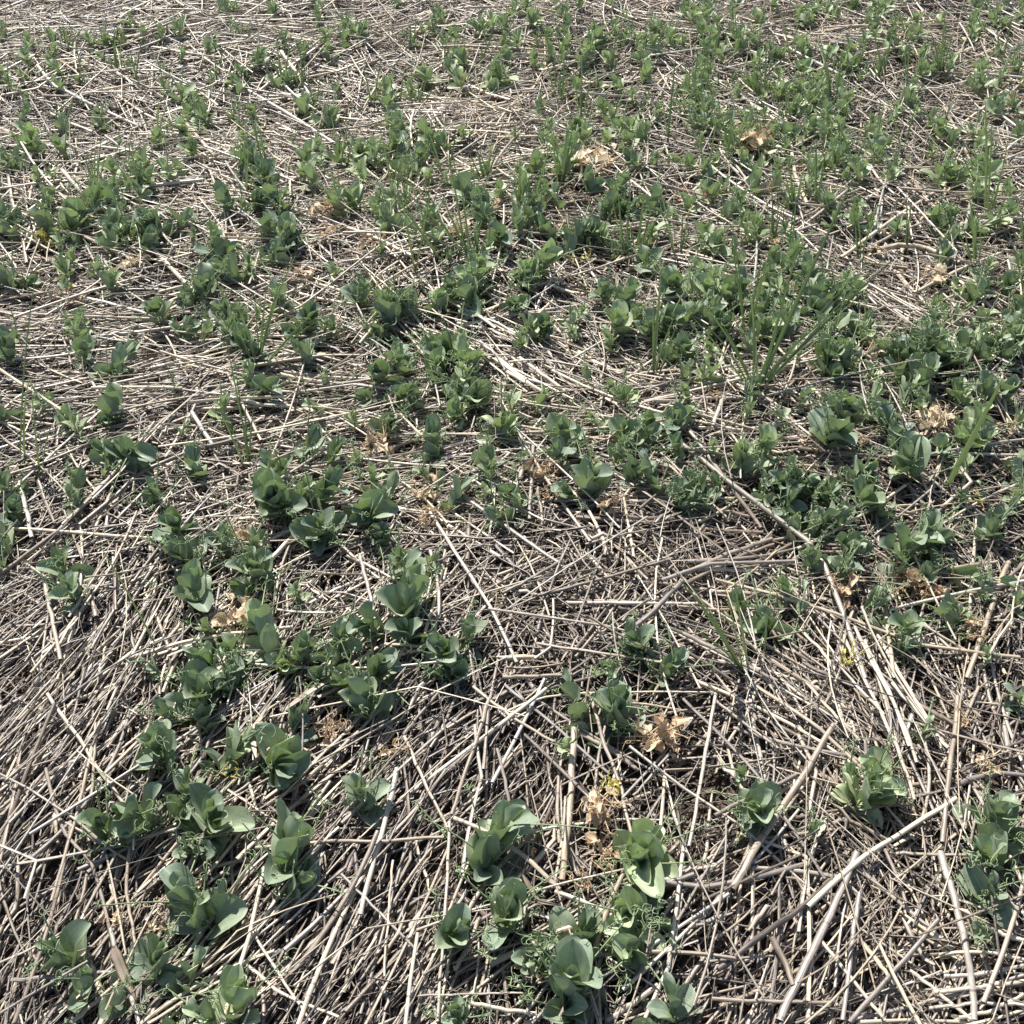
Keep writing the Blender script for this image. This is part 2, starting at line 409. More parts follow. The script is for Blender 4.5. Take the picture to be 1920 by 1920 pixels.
# ------------------------------------------------------------------ straw stalks one can pick out
# points in the photo, width in pixels, tone 0 dark .. 1 cream, own words where the look is enough
STALKS = [
 ([(88,1300),(165,1412),(243,1525)],8,.78,'straight pale stalk crossing the slanting straw above the left-hand pea plants'),
 ([(0,1625),(120,1607),(215,1588),(360,1545)],8,.62,'long grey stalk running from the left edge under a dark pea plant'),
 ([(100,1530),(165,1567),(243,1615)],6,.66,None),
 ([(20,1838),(110,1830),(215,1822)],9,.50,'thick greyish stalk lying level in front of the lone pea plant low on the left'),
 ([(205,1740),(225,1800),(262,1920)],10,.72,None),
 ([(86,1440),(110,1548),(170,1615),(195,1690),(207,1755)],8,.45,'long crooked brown-grey stalk winding down the lower left slope'),
 ([(185,1355),(143,1527),(97,1690)],7,.72,None),
 ([(180,1355),(176,1430),(172,1500)],6,.7,None),
 ([(427,1480),(500,1530),(573,1580)],6,.70,None),
 ([(480,1590),(610,1578),(720,1578),(833,1568)],8,.60,'long grey stalk lying level between the lower left and the centre plants'),
 ([(497,1497),(570,1450),(640,1385),(705,1310)],9,.66,None),
 ([(500,1510),(575,1462),(645,1400),(712,1330)],8,.55,None),
 ([(407,1510),(455,1478),(507,1443)],7,.45,None),
 ([(277,1920),(350,1875),(430,1830)],9,.70,'pale stalk with a square broken end near the bottom edge'),
 ([(473,1747),(525,1830),(580,1915)],6,.74,None),
 ([(457,1803),(530,1865),(635,1905)],8,.80,None),
 ([(133,1917),(180,1878),(223,1840)],9,.66,None),
 ([(243,1573),(237,1673),(253,1773)],7,.66,None),
 ([(757,1380),(795,1465),(840,1557)],7,.78,None),
 ([(917,1310),(890,1400),(862,1480),(847,1527)],9,.56,None),
 ([(757,1377),(795,1330),(837,1280)],6,.55,None),
 ([(1078,1365),(1072,1450),(1065,1550),(1053,1650)],15,.74,'thickest upright tan stalk with split end beside the brown withered leaves'),
 ([(947,1283),(1040,1360),(1140,1450)],7,.66,'smooth tan stalk ending above the yellow-green dying leaf'),
 ([(887,1287),(960,1345),(1037,1390)],7,.78,None),
 ([(950,1333),(1005,1310),(1073,1300),(1200,1297),(1340,1299)],4,.98,'thin white curved stem running level past a pea plant'),
 ([(1107,1300),(1130,1390),(1165,1480),(1183,1567)],8,.60,None),
 ([(933,1403),(950,1480),(967,1557)],7,.62,None),
 ([(850,1533),(910,1560),(975,1600),(1020,1640),(1050,1668)],11,.76,'wide pale bent stalk behind the big central bottom pea plant'),
 ([(1040,1673),(1095,1690),(1147,1717)],10,.88,None),
 ([(918,1808),(1050,1750),(1180,1692)],13,.60,'thick tan-grey stalk crossing between the two bottom plants with its cut end left'),
 ([(1180,1692),(1240,1660),(1300,1640)],13,.42,None),
 ([(640,1640),(715,1715),(787,1787)],6,.68,None),
 ([(745,1440),(725,1530),(700,1620),(675,1715)],11,.84,'broad cream stalk with a blunt lower end among slanting grey straw'),
 ([(843,1540),(835,1700),(820,1917)],7,.80,'very long thin pale stalk running down to the bottom edge'),
 ([(737,1613),(728,1720),(720,1830)],5,.80,None),
 ([(1010,1710),(1100,1770),(1223,1847)],5,.92,None),
 ([(880,1880),(940,1893),(1003,1900)],9,.97,'short white stalk pointing at the bottom-most big pea plant'),
 ([(783,1867),(880,1864),(980,1863)],6,.7,None),
 ([(1283,1583),(1273,1663),(1253,1813),(1207,1915)],9,.92,'bright white stalk running down beside the bottom centre-right plant'),
 ([(1140,1913),(1190,1880),(1233,1847)],12,.68,None),
 ([(1257,1410),(1220,1455),(1187,1493)],6,.6,None),
 ([(900,1720),(880,1770),(853,1820)],10,.62,None),
 ([(875,1670),(855,1705),(830,1750)],8,.6,None),
 ([(1373,1667),(1410,1600),(1460,1525),(1510,1450),(1563,1357)],14,.57,'long tapering brown-tan stalk standing out diagonally in the lower right'),
 ([(1515,1700),(1570,1650),(1613,1613),(1700,1555),(1793,1497)],11,1.1,'brightest cream yellow stalk lying diagonally over darker stalks'),
 ([(1347,1817),(1420,1760),(1490,1710),(1563,1647)],12,.20,'dark grey stalk continuing the line of the brightest cream stalk'),
 ([(1460,1913),(1500,1830),(1550,1730),(1607,1597)],17,.50,'very thick weathered grey stalk, the broadest in the lower right'),
 ([(1343,1300),(1320,1430),(1293,1587)],8,.76,None),
 ([(1280,1310),(1357,1383),(1410,1440),(1460,1513),(1547,1647)],8,.56,None),
 ([(1340,1313),(1400,1360),(1460,1403)],6,.75,None),
 ([(1340,1530),(1420,1490),(1493,1453)],10,.45,'short brown-grey stalk resting across the low pea plant'),
 ([(1407,1280),(1470,1320),(1533,1363),(1623,1447)],8,.72,None),
 ([(1513,1280),(1565,1340),(1613,1390)],8,.75,None),
 ([(1673,1280),(1725,1340),(1777,1403)],10,.93,'whitest stalk on the right edge of the pale fan-shaped bundle'),
 ([(1640,1180),(1690,1270),(1740,1350)],8,.86,None),
 ([(1600,1170),(1650,1270),(1700,1370),(1720,1430)],8,.80,None),
 ([(1585,1200),(1640,1310),(1690,1420),(1715,1500)],8,.72,None),
 ([(1560,1230),(1610,1290),(1660,1340)],7,.8,None),
 ([(1620,1200),(1670,1300),(1705,1400)],7,.9,None),
 ([(1797,1307),(1780,1450),(1767,1580)],11,.55,None),
 ([(1763,1597),(1790,1680),(1810,1763),(1822,1840),(1827,1913)],15,.72,'wide pale stalk reaching the bottom right edge, cracked along its side'),
 ([(1680,1600),(1750,1601),(1827,1603)],7,.62,None),
 ([(1793,1472),(1830,1458),(1867,1450),(1920,1453)],10,.50,None),
 ([(1613,1763),(1650,1808),(1680,1847)],11,.90,None),
 ([(1540,1763),(1600,1840),(1660,1913)],8,.95,'thin white stalk pointing down to the right near the bottom right'),
 ([(1707,1820),(1770,1870),(1830,1917)],8,.9,None),
 ([(1610,1673),(1595,1790),(1580,1913)],11,.55,None),
 ([(1333,1873),(1450,1878),(1563,1880)],8,.58,None),
 ([(1447,1757),(1470,1800),(1487,1847)],13,.5,None),
 ([(1660,1593),(1680,1640),(1700,1693)],8,.5,None),
 ([(1593,1917),(1680,1820),(1760,1723)],11,.48,None),
 ([(1847,1737),(1880,1752),(1918,1763)],10,.92,None),
 ([(1800,1447),(1860,1415),(1920,1387)],7,.3,None),
 ([(1760,1790),(1840,1785),(1920,1800)],8,.9,None),([(1770,1830),(1850,1825),(1920,1810)],8,.85,None),
 ([(1750,1862),(1840,1850),(1920,1840)],9,.9,None),([(1740,1890),(1830,1880),(1920,1885)],8,.82,None),([(1800,1910),(1860,1895),(1920,1865)],8,.9,None),
 ([(0,991),(70,993),(150,1000),(230,1006),(315,1010)],7,.96,'long white stalk running level in from the left edge'),
 ([(0,1077),(117,990),(190,910),(233,870)],9,.36,'dark brown stalk rising from the left edge over the white stalk'),
 ([(150,985),(210,935),(262,885),(353,847),(500,808)],9,.42,'long crooked brown stem arching over straw in the left half'),
 ([(310,857),(340,805),(367,757)],6,.7,None),([(130,1157),(165,1100),(200,1043)],6,.62,None),
 ([(240,1233),(340,1210),(443,1193),(550,1175)],8,.88,'long whitish stalk running level behind the paired round-leaved plants'),
 ([(83,1083),(100,1170),(113,1237)],9,.72,None),([(360,773),(380,805),(400,837)],9,.85,None),
 ([(37,903),(50,960),(60,1007)],9,.85,None),([(0,940),(100,850),(197,763)],6,.75,None),
 ([(423,690),(455,760),(490,827)],7,.72,None),([(497,1060),(540,1015),(577,980)],10,.9,None),
 ([(433,1060),(510,1010),(580,978)],7,.75,None),([(407,1187),(450,1145),(493,1100)],7,.65,None),
 ([(640,950),(720,952),(807,960)],7,.88,None),
 ([(807,960),(860,1045),(917,1133),(970,1240)],8,.86,'long pale stalk running down from a sharp bend near the centre'),
 ([(847,913),(910,960),(977,1007),(1050,1057)],8,.58,None),([(1063,1130),(1180,1131),(1310,1132)],7,.95,'straight white stalk lying level just right of the centre'),
 ([(1007,1207),(1130,1225),(1253,1243)],7,.68,None),([(943,1270),(1010,1268),(1073,1265)],8,.6,None),
 ([(640,1257),(720,1207),(817,1213)],8,.7,None),([(807,1033),(823,1100),(823,1150),(810,1207)],8,.62,None),
 ([(673,1040),(690,1100),(703,1160)],8,.72,None),([(1007,1117),(1130,1085),(1260,1047)],8,.4,None),
 ([(940,1113),(1000,1082),(1053,1050)],7,.5,None),([(1280,1090),(1220,1150),(1160,1200)],10,.48,None),
 ([(640,993),(780,1003),(927,1010)],5,.5,None),([(977,820),(987,857),(973,900)],11,.62,'short thick bent tan stub between two pea plants'),
 ([(1000,833),(996,900),(993,973)],7,.62,None),([(1008,915),(1014,950),(1017,985)],7,.45,None),
 ([(900,640),(977,707),(1053,730)],8,.80,None),([(927,673),(980,710),(1023,740)],8,.95,None),([(950,697),(990,720),(1030,743)],8,.9,None),([(973,670),(1020,705),(1060,733)],8,.9,None),([(880,650),(930,690),(990,735)],7,.7,None),
 ([(1280,833),(1373,913),(1467,993),(1533,1040),(1555,1095),(1580,1160),(1623,1273)],11,.66,'longest bent stalk, sweeping through the right-hand plants and turning downward'),
 ([(1293,807),(1325,850),(1357,893),(1427,990)],9,.45,'grey splintered stalk beside the longest bent stalk'),
 ([(1890,1053),(1855,1150),(1813,1273)],11,.62,'stout pale grey stalk standing near the right edge, pointing upward'),
 ([(1650,1083),(1665,1180),(1677,1273)],10,.62,None),([(1497,840),(1570,848),(1663,857)],8,.4,None),([(1663,856),(1790,850),(1920,853)],7,.85,None),
 ([(1307,1067),(1370,1069),(1437,1070)],8,.88,None),([(1280,1077),(1360,1040),(1447,1010)],11,.6,None),([(1285,1095),(1370,1050),(1450,1020)],9,.5,None),
 ([(1280,1187),(1370,1235),(1457,1277)],9,.70,None),([(1340,1087),(1450,1120),(1567,1157),(1723,1213),(1913,1233)],8,.78,'very long pale stalk crossing under the plants towards the right edge'),
 ([(1547,867),(1565,910),(1583,950)],8,.72,None),([(1567,713),(1630,722),(1693,730)],7,.4,None),([(1500,1180),(1535,1215),(1567,1257)],8,.8,None),
 ([(1700,1155),(1770,1195),(1840,1237)],6,.8,None),([(1357,743),(1347,770),(1337,797)],9,.8,None),([(1773,1067),(1820,1060),(1870,1053)],7,.7,None),
 ([(277,457),(330,513),(387,570)],9,.97,'broad white stalk slanting down to the right in the upper left'),
 ([(70,123),(100,160),(180,202),(267,240)],7,.88,'long pale crooked stalk slanting across bare straw in the top left'),
 ([(113,547),(185,563),(260,583),(327,607)],7,.92,None),([(183,362),(283,349),(383,337)],7,.90,'straight cream stalk lying level above the left-hand plant cluster'),
 ([(90,210),(130,230),(173,247)],7,.92,None),([(417,417),(422,470),(427,520)],7,.72,None),([(527,97),(560,145),(590,193)],8,.95,'yellowish cream stalk slanting through the plants in the upper left middle'),
 ([(460,167),(515,203),(567,233),(633,273)],8,.85,None),([(350,233),(378,265),(403,293)],7,.82,None),([(597,87),(540,130),(483,173)],7,.9,None),
 ([(13,307),(23,383),(40,440),(50,493)],8,.66,None),([(157,443),(215,470),(273,497)],8,.72,None),([(0,354),(57,346),(113,338)],7,.85,None),([(117,320),(137,342),(157,363)],9,.92,None),
 ([(910,313),(953,300),(997,290)],8,.92,None),([(880,160),(920,178),(957,187)],9,.97,None),([(850,50),(880,32),(913,13)],6,.7,None),
 ([(640,423),(705,447),(773,480)],9,.85,None),([(860,603),(925,577),(987,550)],8,.84,None),([(873,607),(975,588),(1080,573)],7,.84,None),([(1030,533),(1053,543),(1077,550)],10,.92,None),
 ([(1470,210),(1482,270),(1490,333),(1513,380)],7,.95,'white stalk standing up bent among the plants in the upper right'),
 ([(1477,90),(1530,117),(1580,143)],7,.85,None),([(1377,170),(1420,203),(1467,233)],8,.9,None),([(1577,483),(1670,417),(1763,353)],7,.88,'long pale stalk slanting up to the right in the upper right quarter'),
 ([(1713,550),(1795,510),(1880,473)],7,.85,None),([(1640,470),(1685,463),(1730,465),(1800,493)],11,.80,'wide pale curved stalk arching over straw in the upper right quarter'),
 ([(1773,423),(1845,415),(1920,410)],7,.9,None),([(1827,347),(1818,390),(1810,433)],9,.72,None),([(1623,467),(1680,440),(1730,417)],6,.72,None),([(1347,60),(1385,68),(1423,73)],7,.95,None),
 ([(1800,527),(1845,565),(1890,603)],9,.9,None),([(1770,200),(1800,260),(1827,320)],7,.6,None),([(1843,493),(1843,545),(1843,593)],6,.85,None),([(1460,325),(1540,325),(1610,350),(1645,368)],6,.42,None),
 ([(0,240),(60,265),(120,280)],8,.8,None),([(500,45),(545,47),(590,49)],5,.97,None),([(287,88),(330,95),(380,103)],8,.97,None),([(1180,60),(1215,62),(1245,62)],7,.8,None),
]
def tone_word(t): return 'dark grey' if t < .38 else 'brown-grey' if t < .52 else 'grey-tan' if t < .68 else 'pale tan' if t < .84 else 'whitish'
def dir_words(a, b):
    dx, dy = b[0]-a[0], b[1]-a[1]
    ang = math.degrees(math.atan2(-dy, dx)) % 180
    if ang < 20 or ang > 160: return 'lying level'
    if 70 < ang < 110: return 'pointing upward'
    return 'slanting up rightward' if ang < 90 else 'slanting down rightward'
def add_stalk(P, R, tone, label, flat=1.0, hue=None):
    P = np.asarray(P, float); mid = P[len(P)//2].copy()
    me = straw_mesh('straw_stalk', [((P-mid)[None], np.asarray(R)[None], 7, np.array([flat]), np.array([rng.uniform(-.5,.5)]), np.array([tone]), np.array([rng.random() if hue is None else hue]))])
    o = link('straw_stalk', me, loc=mid)
    if label is None:
        a = px_of(P[0]); b = px_of(P[-1]); ln = math.hypot(b[0]-a[0], b[1]-a[1])
        label = unique(('long ' if ln > 200 else 'short ' if ln < 90 else '')+tone_word(tone)+' straw '+dir_words(a, b), mid)
    tag(o, label, 'straw stalk', 'single straw stalks lying on the mulch')
def resample(P, K):
    P = np.asarray(P, float); d = np.concatenate([[0], np.cumsum(np.linalg.norm(np.diff(P, axis=0), axis=1))])
    t = np.linspace(0, d[-1], K); return np.stack([np.interp(t, d, P[:, i]) for i in range(3)], 1)
STALK_PIX = []
for pts, wd, tone, lab in STALKS:
    P = [at(x, y, .046) for x, y in pts]
    P = resample(P, 11)
    L = np.linalg.norm(P[-1]-P[0])
    # a stiff stalk bridges the dips of the mat
    lin = P[0][2]+(P[-1][2]-P[0][2])*np.linspace(0, 1, 11); P[:, 2] = .6*np.maximum(lin, P[:, 2])+.4*P[:, 2]
    P[:, :2] += rng.normal(0, .0006, (11, 2))
    c = px_of(P[5])[2]; r = .5*wd*c/F*.92
    R = r*np.linspace(1.06, .92, 11)*(1+rng.normal(0, .03, 11))
    add_stalk(P, R, tone, lab, rng.choice([1, .6, .8]))
    STALK_PIX.append(pts[len(pts)//2])
def loose_stalks(n):
    k = 0
    while k < n:
        px = rng.uniform(20, 1900); py = 1920-1450*rng.random()**1.5
        if min(math.hypot(px-a, py-b) for a, b in STALK_PIX) < 38: continue
        STALK_PIX.append((px, py)); p = at(px, py)
        L = float(np.clip(rng.lognormal(math.log(.2), .35), .12, .42))
        P = straw_lines(np.array([p[0]]), np.array([p[1]]), np.array([L]), np.array([rng.uniform(.038, .047)]), .2, .6, 9)[0]
        r = float(np.clip(rng.normal(.0024, .0005), .0015, .0036))
        add_stalk(P, r*np.linspace(1.06, .9, 9), float(np.clip(rng.normal(.66, .17), .25, 1.0)), None, rng.choice([1, .5, .8]))
        k += 1
loose_stalks(300-len(STALKS))

# a flat tan straw leaf lying over the plants left of the centre
def flat_blade(pts, wpx, tone, label):
    P = resample([at(x, y, .075-.03*i/(len(pts)-1)) for i, (x, y) in enumerate(pts)], 14)
    c = px_of(P[7])[2]; t = np.linspace(0, 1, 14)
    R = .5*wpx*c/F*np.clip(np.minimum(t*6+.25, (1-t)*2.4+.05), 0, 1); mid = P[7].copy()
    me = straw_mesh('straw_leaf', [((P-mid)[None], R[None], 6, np.array([.07]), np.array([.35]), np.array([tone]), np.array([.95]))])
    tag(link('straw_leaf', me, loc=mid), label, 'straw leaf')
flat_blade([(535,1330),(575,1300),(640,1258),(690,1228)], 17, .66, 'flat tan straw leaf curving over the plants left of centre')
flat_blade([(480,1420),(470,1370),(500,1330),(545,1305)], 13, .72, 'pale folded straw leaf bending down below the flat tan one')
flat_blade([(212,1775),(232,1825),(255,1875)], 22, .62, 'wide pale torn sheath lying right of the lone lower left plant')
flat_blade([(980,1640),(1010,1690),(1060,1700)], 12, .55, 'brownish torn sheath on straw right of the big bottom plant')

# ------------------------------------------------------------------ pea plants
def leaf_geom(L, W, cup, bend, wave, ph, nu=7, nv=9, rnd=0.0, skew=0.0):
    t = (1-np.cos(np.pi*np.linspace(0, 1, nv)))/2; s = np.linspace(-1, 1, nu)
    hw = W/2*np.clip(1-np.abs((t-.47)/.53)**2.25, 0, 1)**.52; hw[0] = W*.12; hw[-1] = W*.06
    T, S = np.meshgrid(t, s, indexing='ij'); X = S*hw[:, None]
    Y = L*T - .06*L*(np.abs(S)**2)*(T < .2)*(1-T*5) + skew*X*.3
    a = np.abs(X)/(W/2)
    Z = cup*W*(.35*a**2+.22*a) + wave*L*np.sin(T*9+ph+S*1.3)*np.abs(S)**2*.5
    # bend the blade along its length
    k = bend; th = k*T
    yy = np.where(abs(k) > 1e-3, L*np.sin(th)/(k+1e-9), Y); zz = np.where(abs(k) > 1e-3, L*(1-np.cos(th))/(k+1e-9), 0*Y)
    Yb = yy+(Y-L*T)*np.cos(th)-Z*np.sin(th); Zb = zz+Z*np.cos(th)
    V = np.stack([X, Yb, Zb], -1).reshape(-1, 3)
    i = (np.arange(nv-1)[:, None]*nu+np.arange(nu-1)[None, :]).ravel()
    Q = np.stack([i, i+1, i+nu+1, i+nu], -1)
    A = np.stack([S, T, np.full_like(S, rnd)], -1).reshape(-1, 3)
    return V, Q, A
def variants(n, nu, nv):
    return [leaf_geom(1.0, rng.uniform(.55, .80), rng.uniform(.10, .75), rng.uniform(-.8, .45), rng.uniform(.04, .14), rng.uniform(0, 6.28), nu, nv, rng.random(), rng.uniform(-.5, .5)) for _ in range(n)]
LV_HI = variants(18, 9, 12); LV_LO = variants(12, 5, 7)
LEAF_ME = [mesh_from('leaf', V, Q, M_LEAF, {'blade': ('FLOAT_VECTOR', A), 'tone': ('FLOAT', np.full(len(V), rng.random()))}) for V, Q, A in LV_HI]

def unit(v): v = np.asarray(v, float); return v/(np.linalg.norm(v)+1e-12)
def shoot(S, lean, leandir, nn, low=.03):
    """one pea shoot: stem line and for each node the frames of its two stipules and its tendril"""
    H = low+S*.54; d = np.array([math.cos(leandir), math.sin(leandir)])
    t = np.linspace(0, 1, 7)
    off = math.tan(lean)*H*t**1.6
    stem = np.stack([d[0]*off+rng.normal(0, .0012, 7)*t, d[1]*off+rng.normal(0, .0012, 7)*t, -.008+(H+.008)*t], 1)
    phi = rng.uniform(0, 2*math.pi); leaves = []; tend = []
    for k in range(nn):
        u = .30+.70*k/(nn-1) if nn > 1 else .8
        p = np.array([np.interp(u, t, stem[:, i]) for i in range(3)]); q = np.array([np.interp(max(u-.15, 0), t, stem[:, i]) for i in range(3)])
        ax = unit(p-q); top = k/(nn-1) if nn > 1 else 1
        a0 = phi+math.pi*k+rng.normal(0, .3)
        b1 = unit(np.cross(ax, [math.sin(phi), -math.cos(phi), .1])); b2 = np.cross(ax, b1)
        LL = S*(.53-.7*max(S-.055, 0)+.10*math.sin(math.pi*min(top*1.1, 1)))*rng.uniform(.85, 1.15)*(1 if k < nn-1 else .74)
        el = math.radians(np.interp(top, [0, .5, .8, 1], [66, 42, 24, 10]))
        for sgn in (-1, 1):
            a = a0+sgn*rng.uniform(.95, 1.45); e = el*rng.uniform(.5, 1.4)
            rad = b1*math.cos(a)+b2*math.sin(a)
            Yv = ax*math.cos(e)+rad*math.sin(e); Zv = ax*math.sin(e)-rad*math.cos(e)
            rl = rng.normal(0, .45); Xv = np.cross(Yv, Zv); Xv, Zv = Xv*math.cos(rl)+Zv*math.sin(rl), Zv*math.cos(rl)-Xv*math.sin(rl)
            leaves.append((p+rad*.0012, Xv, Yv, Zv, LL*rng.uniform(.78, 1.15)))
        rad = b1*math.cos(a0)+b2*math.sin(a0); e = math.radians(rng.uniform(22, 62))
        tend.append((p, unit(ax*math.cos(e)+rad*math.sin(e)), rad, S*rng.uniform(.55, 1.2)))
    return stem, leaves, tend
def tendril_geom(p, d, L, th=.00068, curls=None):
    K = 6; t = np.linspace(0, 1, K); side = unit(np.cross(d, [0.1, .2, 1])); up = np.cross(side, d)
    b = rng.normal(0, .15)
    stalk = p+d*(t*L)[:, None]+up*(b*L*t**2)[:, None]; R = np.linspace(th*2.1, th*1.2, K)
    lines = [(stalk, R)]
    for i in range(curls or int(rng.integers(5, 10))):
        s0 = stalk[int(rng.integers(3, K))]; a = rng.uniform(0, 6.28); sp = rng.uniform(.4, 1.35)
        dd = unit(d*math.cos(sp)+(side*math.cos(a)+up*math.sin(a))*math.sin(sp)); nrm = unit(rng.normal(0, 1, 3)); nrm = unit(nrm-dd*(nrm@dd))
        l = rng.uniform(.010, .026); cur = rng.uniform(.3, 1.0)*rng.choice([1, 1, 2.2]); pts = [s0]; ang = 0
        for j in range(K-1):
            ang += cur*(.3+j*.28); pts.append(pts[-1]+(dd*math.cos(ang)+nrm*math.sin(ang))*l/(K-1))
        lines.append((np.array(pts), np.linspace(th, th*.6, K)))
    return tubes(np.stack([a for a, _ in lines]), np.stack([b for _, b in lines]), 4)
def mat4(p, X, Y, Z, s):
    from mathutils import Matrix
    return Matrix(((X[0]*s, Y[0]*s, Z[0]*s, p[0]), (X[1]*s, Y[1]*s, Z[1]*s, p[1]), (X[2]*s, Y[2]*s, Z[2]*s, p[2]), (0, 0, 0, 1)))

PLANTS = """367,1310,90 383,1350,60 300,1407,100 407,1423,80 510,1407,100d 200,1550,75 290,1520,95 347,1487,60 395,1545,110 357,1580,50
393,1713,140 530,1635,135 150,1785,85 140,1868,70 283,1825,105 335,1860,75 440,1900,100l 695,1335,100 683,1500,80 905,1605,165 950,1720,115
845,1745,85 1065,1765,95 1030,1820,55 1065,1875,130 855,1895,60 1205,1600,165l 1200,1705,90l 1180,1760,85l 1150,1340,95 1100,1350,60 1057,1390,38l
1265,1893,85 1655,1445,80l 1605,1495,100l 1405,1505,90 1500,1553,34l 1853,1530,95 1875,1610,95 1850,1665,75 1845,1722,45 1733,1380,42 1915,1300,50
1395,1440,32 117,1060,65 133,1105,65 330,985,75 345,1035,60 417,1020,58d 370,1115,85 415,1160,55 520,940,90 540,870,60 590,935,80 560,840,60
613,853,48 600,995,80d 480,1070,90 480,1025,55 443,1215,60 410,1243,80 435,1268,55d 517,1213,90l 560,1225,65 595,1260,50 325,1260,40 553,1110,38
230,840,80 217,765,60 145,810,45 120,780,38 85,750,42 143,905,46 140,945,50 10,915,55 17,962,60d 17,1020,60 8,1058,35 10,770,50 367,872,52
290,925,50d 187,890,36 15,660,60 150,655,50 200,690,70 480,720,60d 477,700,45 455,650,60 575,672,50 630,1200,60 405,763,40 720,700,62 752,683,60
735,738,60 765,757,52 817,687,62l 877,683,62l 840,727,60 890,745,72 860,770,58l 883,707,50l 940,797,62l 962,775,48l 808,830,76 725,797,50d 667,790,36l
1003,763,36 1053,820,75 1040,857,60 1073,847,36l 917,873,56 907,893,45 827,893,42d 827,937,52 973,920,52 963,957,50 1103,910,88 700,950,95 720,1007,52d
760,1047,72 793,1067,42 753,1140,105 767,1185,60 847,1213,85 853,1247,55 700,1247,80 647,1213,50 1210,1207,64 1240,1250,60 1153,1240,45 1173,817,72
1207,813,50d 1160,847,48 1187,887,60d 1113,870,42 1237,903,60d 1270,927,50 1180,743,50l 1140,730,36 1093,710,40 1267,717,45 1263,657,52 1267,793,60
1273,840,50d 1217,783,48 847,653,72d 820,643,50 910,933,28 1153,643,40 1547,680,78 1587,673,60l 1540,660,45 1317,707,42 1343,713,45 1403,737,50
1403,773,42 1570,747,52l 1633,763,58l 1597,775,55 1553,817,82 1393,857,62l 1433,837,62l 1723,710,82d 1693,740,52 1743,757,52 1677,797,62d 1677,830,48
1707,873,82 1853,737,62 1887,737,50 1810,800,76l 1773,823,50 1827,877,42l 1860,870,40l 1847,830,42 1790,730,50 1800,753,42 1470,903,50 1500,907,70
1527,910,46 1553,927,50 1590,890,62 1607,897,45 1473,947,56 1633,943,62 1523,973,62 1577,970,50 1570,1007,60 1530,993,52 1487,997,50l 1520,1057,52
1573,1070,52 1600,1050,45d 1680,1023,88 1667,1072,46d 1740,1010,72 1747,1047,60 1737,1083,52 1860,993,56 1877,970,46 1913,900,48d 1910,933,40
1800,1160,60 1840,1107,46 1700,1180,62 1693,1213,48 1633,1127,52 1453,1170,72 1493,1170,46 1387,1133,50 1467,1107,50l 1910,1133,42 1917,1033,42
1860,1220,36 1323,907,60d 1290,943,46 1347,917,46 1287,787,46d 1337,843,36 1497,750,42 1713,670,62d 1773,663,60 1880,660,60 1905,640,45 1693,647,50
1800,650,50 1827,640,45 1300,650,50 1420,650,42 1350,660,45 1900,800,40 1640,700,38 1430,905,34
60,260,34l 33,300,40 77,277,34 127,287,36 67,385,36d 167,383,40 153,403,42 93,427,42 30,437,38 10,410,42 133,427,42l 207,367,36 213,327,36
233,383,40 213,427,44 240,433,44 267,430,40 263,460,40 220,457,36 310,427,48 240,330,34 267,337,30 260,367,34 293,303,30 323,327,34l 337,183,32
353,213,32 387,230,34d 347,247,36 363,280,34d 293,263,26 470,307,46 397,467,44d 427,383,40d 500,333,38 480,373,38 517,380,40 507,433,40 537,447,44
527,483,42d 473,500,36 453,507,40 533,573,44 580,607,50d 307,583,46 360,553,42d 390,540,40 427,593,40d 443,627,42 333,617,38 27,523,46d 213,537,34
173,510,28 143,633,34 560,200,28 533,167,26 483,217,32 567,220,30 600,227,30 617,233,32 567,300,34 600,283,32 567,333,34d 593,347,34 630,300,34
487,113,28d 520,27,24 610,77,26 533,80,24 427,10,20 183,77,24d 200,80,24d 167,77,24 67,80,24 100,100,26 117,127,28l 57,113,26 7,133,24 7,67,22 300,67,22 343,57,24l 270,67,20
717,400,36l 730,420,38l 657,377,38l 655,393,36 660,307,32 673,287,34d 693,287,34 707,307,36d 747,277,34 753,247,36d 723,283,34 767,307,38d 790,310,36d
740,327,36 700,337,36 807,277,34 840,277,34d 817,253,28 873,243,24l 723,180,36d 717,200,30d 767,177,28 800,147,30 847,143,32d 867,160,34 873,117,28
943,147,36d 930,163,30l 823,33,26d 650,53,28d 683,63,22 907,50,26 930,53,26 953,43,26d 987,13,28d 990,43,26 973,77,26 1053,93,30d 1033,107,28d 1107,93,32l
1130,80,32d 1123,103,32l 1100,127,28 1147,120,30l 1220,93,32d 1200,110,32d 1207,140,34l 1093,170,28 1137,197,28d 1063,250,34 1083,255,34 1133,227,32l
1160,240,34 1187,253,36 1210,260,36d 1057,283,34 1083,283,36 1100,267,34 1040,300,32d 1100,307,36d 1057,317,34 1103,353,40 1160,360,44d 1140,267,34l
1180,273,34 1200,307,38d 1013,260,26l 1000,310,34 887,370,44 907,393,40 897,407,36d 933,410,38d 937,367,32 987,360,36 1013,367,38 987,400,40d 940,440,40
975,427,40d 1033,430,38 1060,460,42d 1093,440,42d 1117,433,38 1140,400,38 1107,460,38d 1133,457,36l 1160,473,38d 1167,390,40 1190,383,40 1223,390,44
1220,443,36 1213,493,40 757,373,32 793,420,36d 817,427,36d 900,500,42l 893,533,50l 887,563,50 987,517,44l 1007,503,50l 1000,533,40d 963,567,46 840,547,40d
827,573,44l 737,550,56 720,577,56l 740,600,50d 767,580,56 677,560,46d 1013,610,44d 990,617,36l 1140,550,40 1170,563,44d 1160,610,50l 1257,533,50 1233,600,50d
1263,593,46 1220,617,44d""".split()
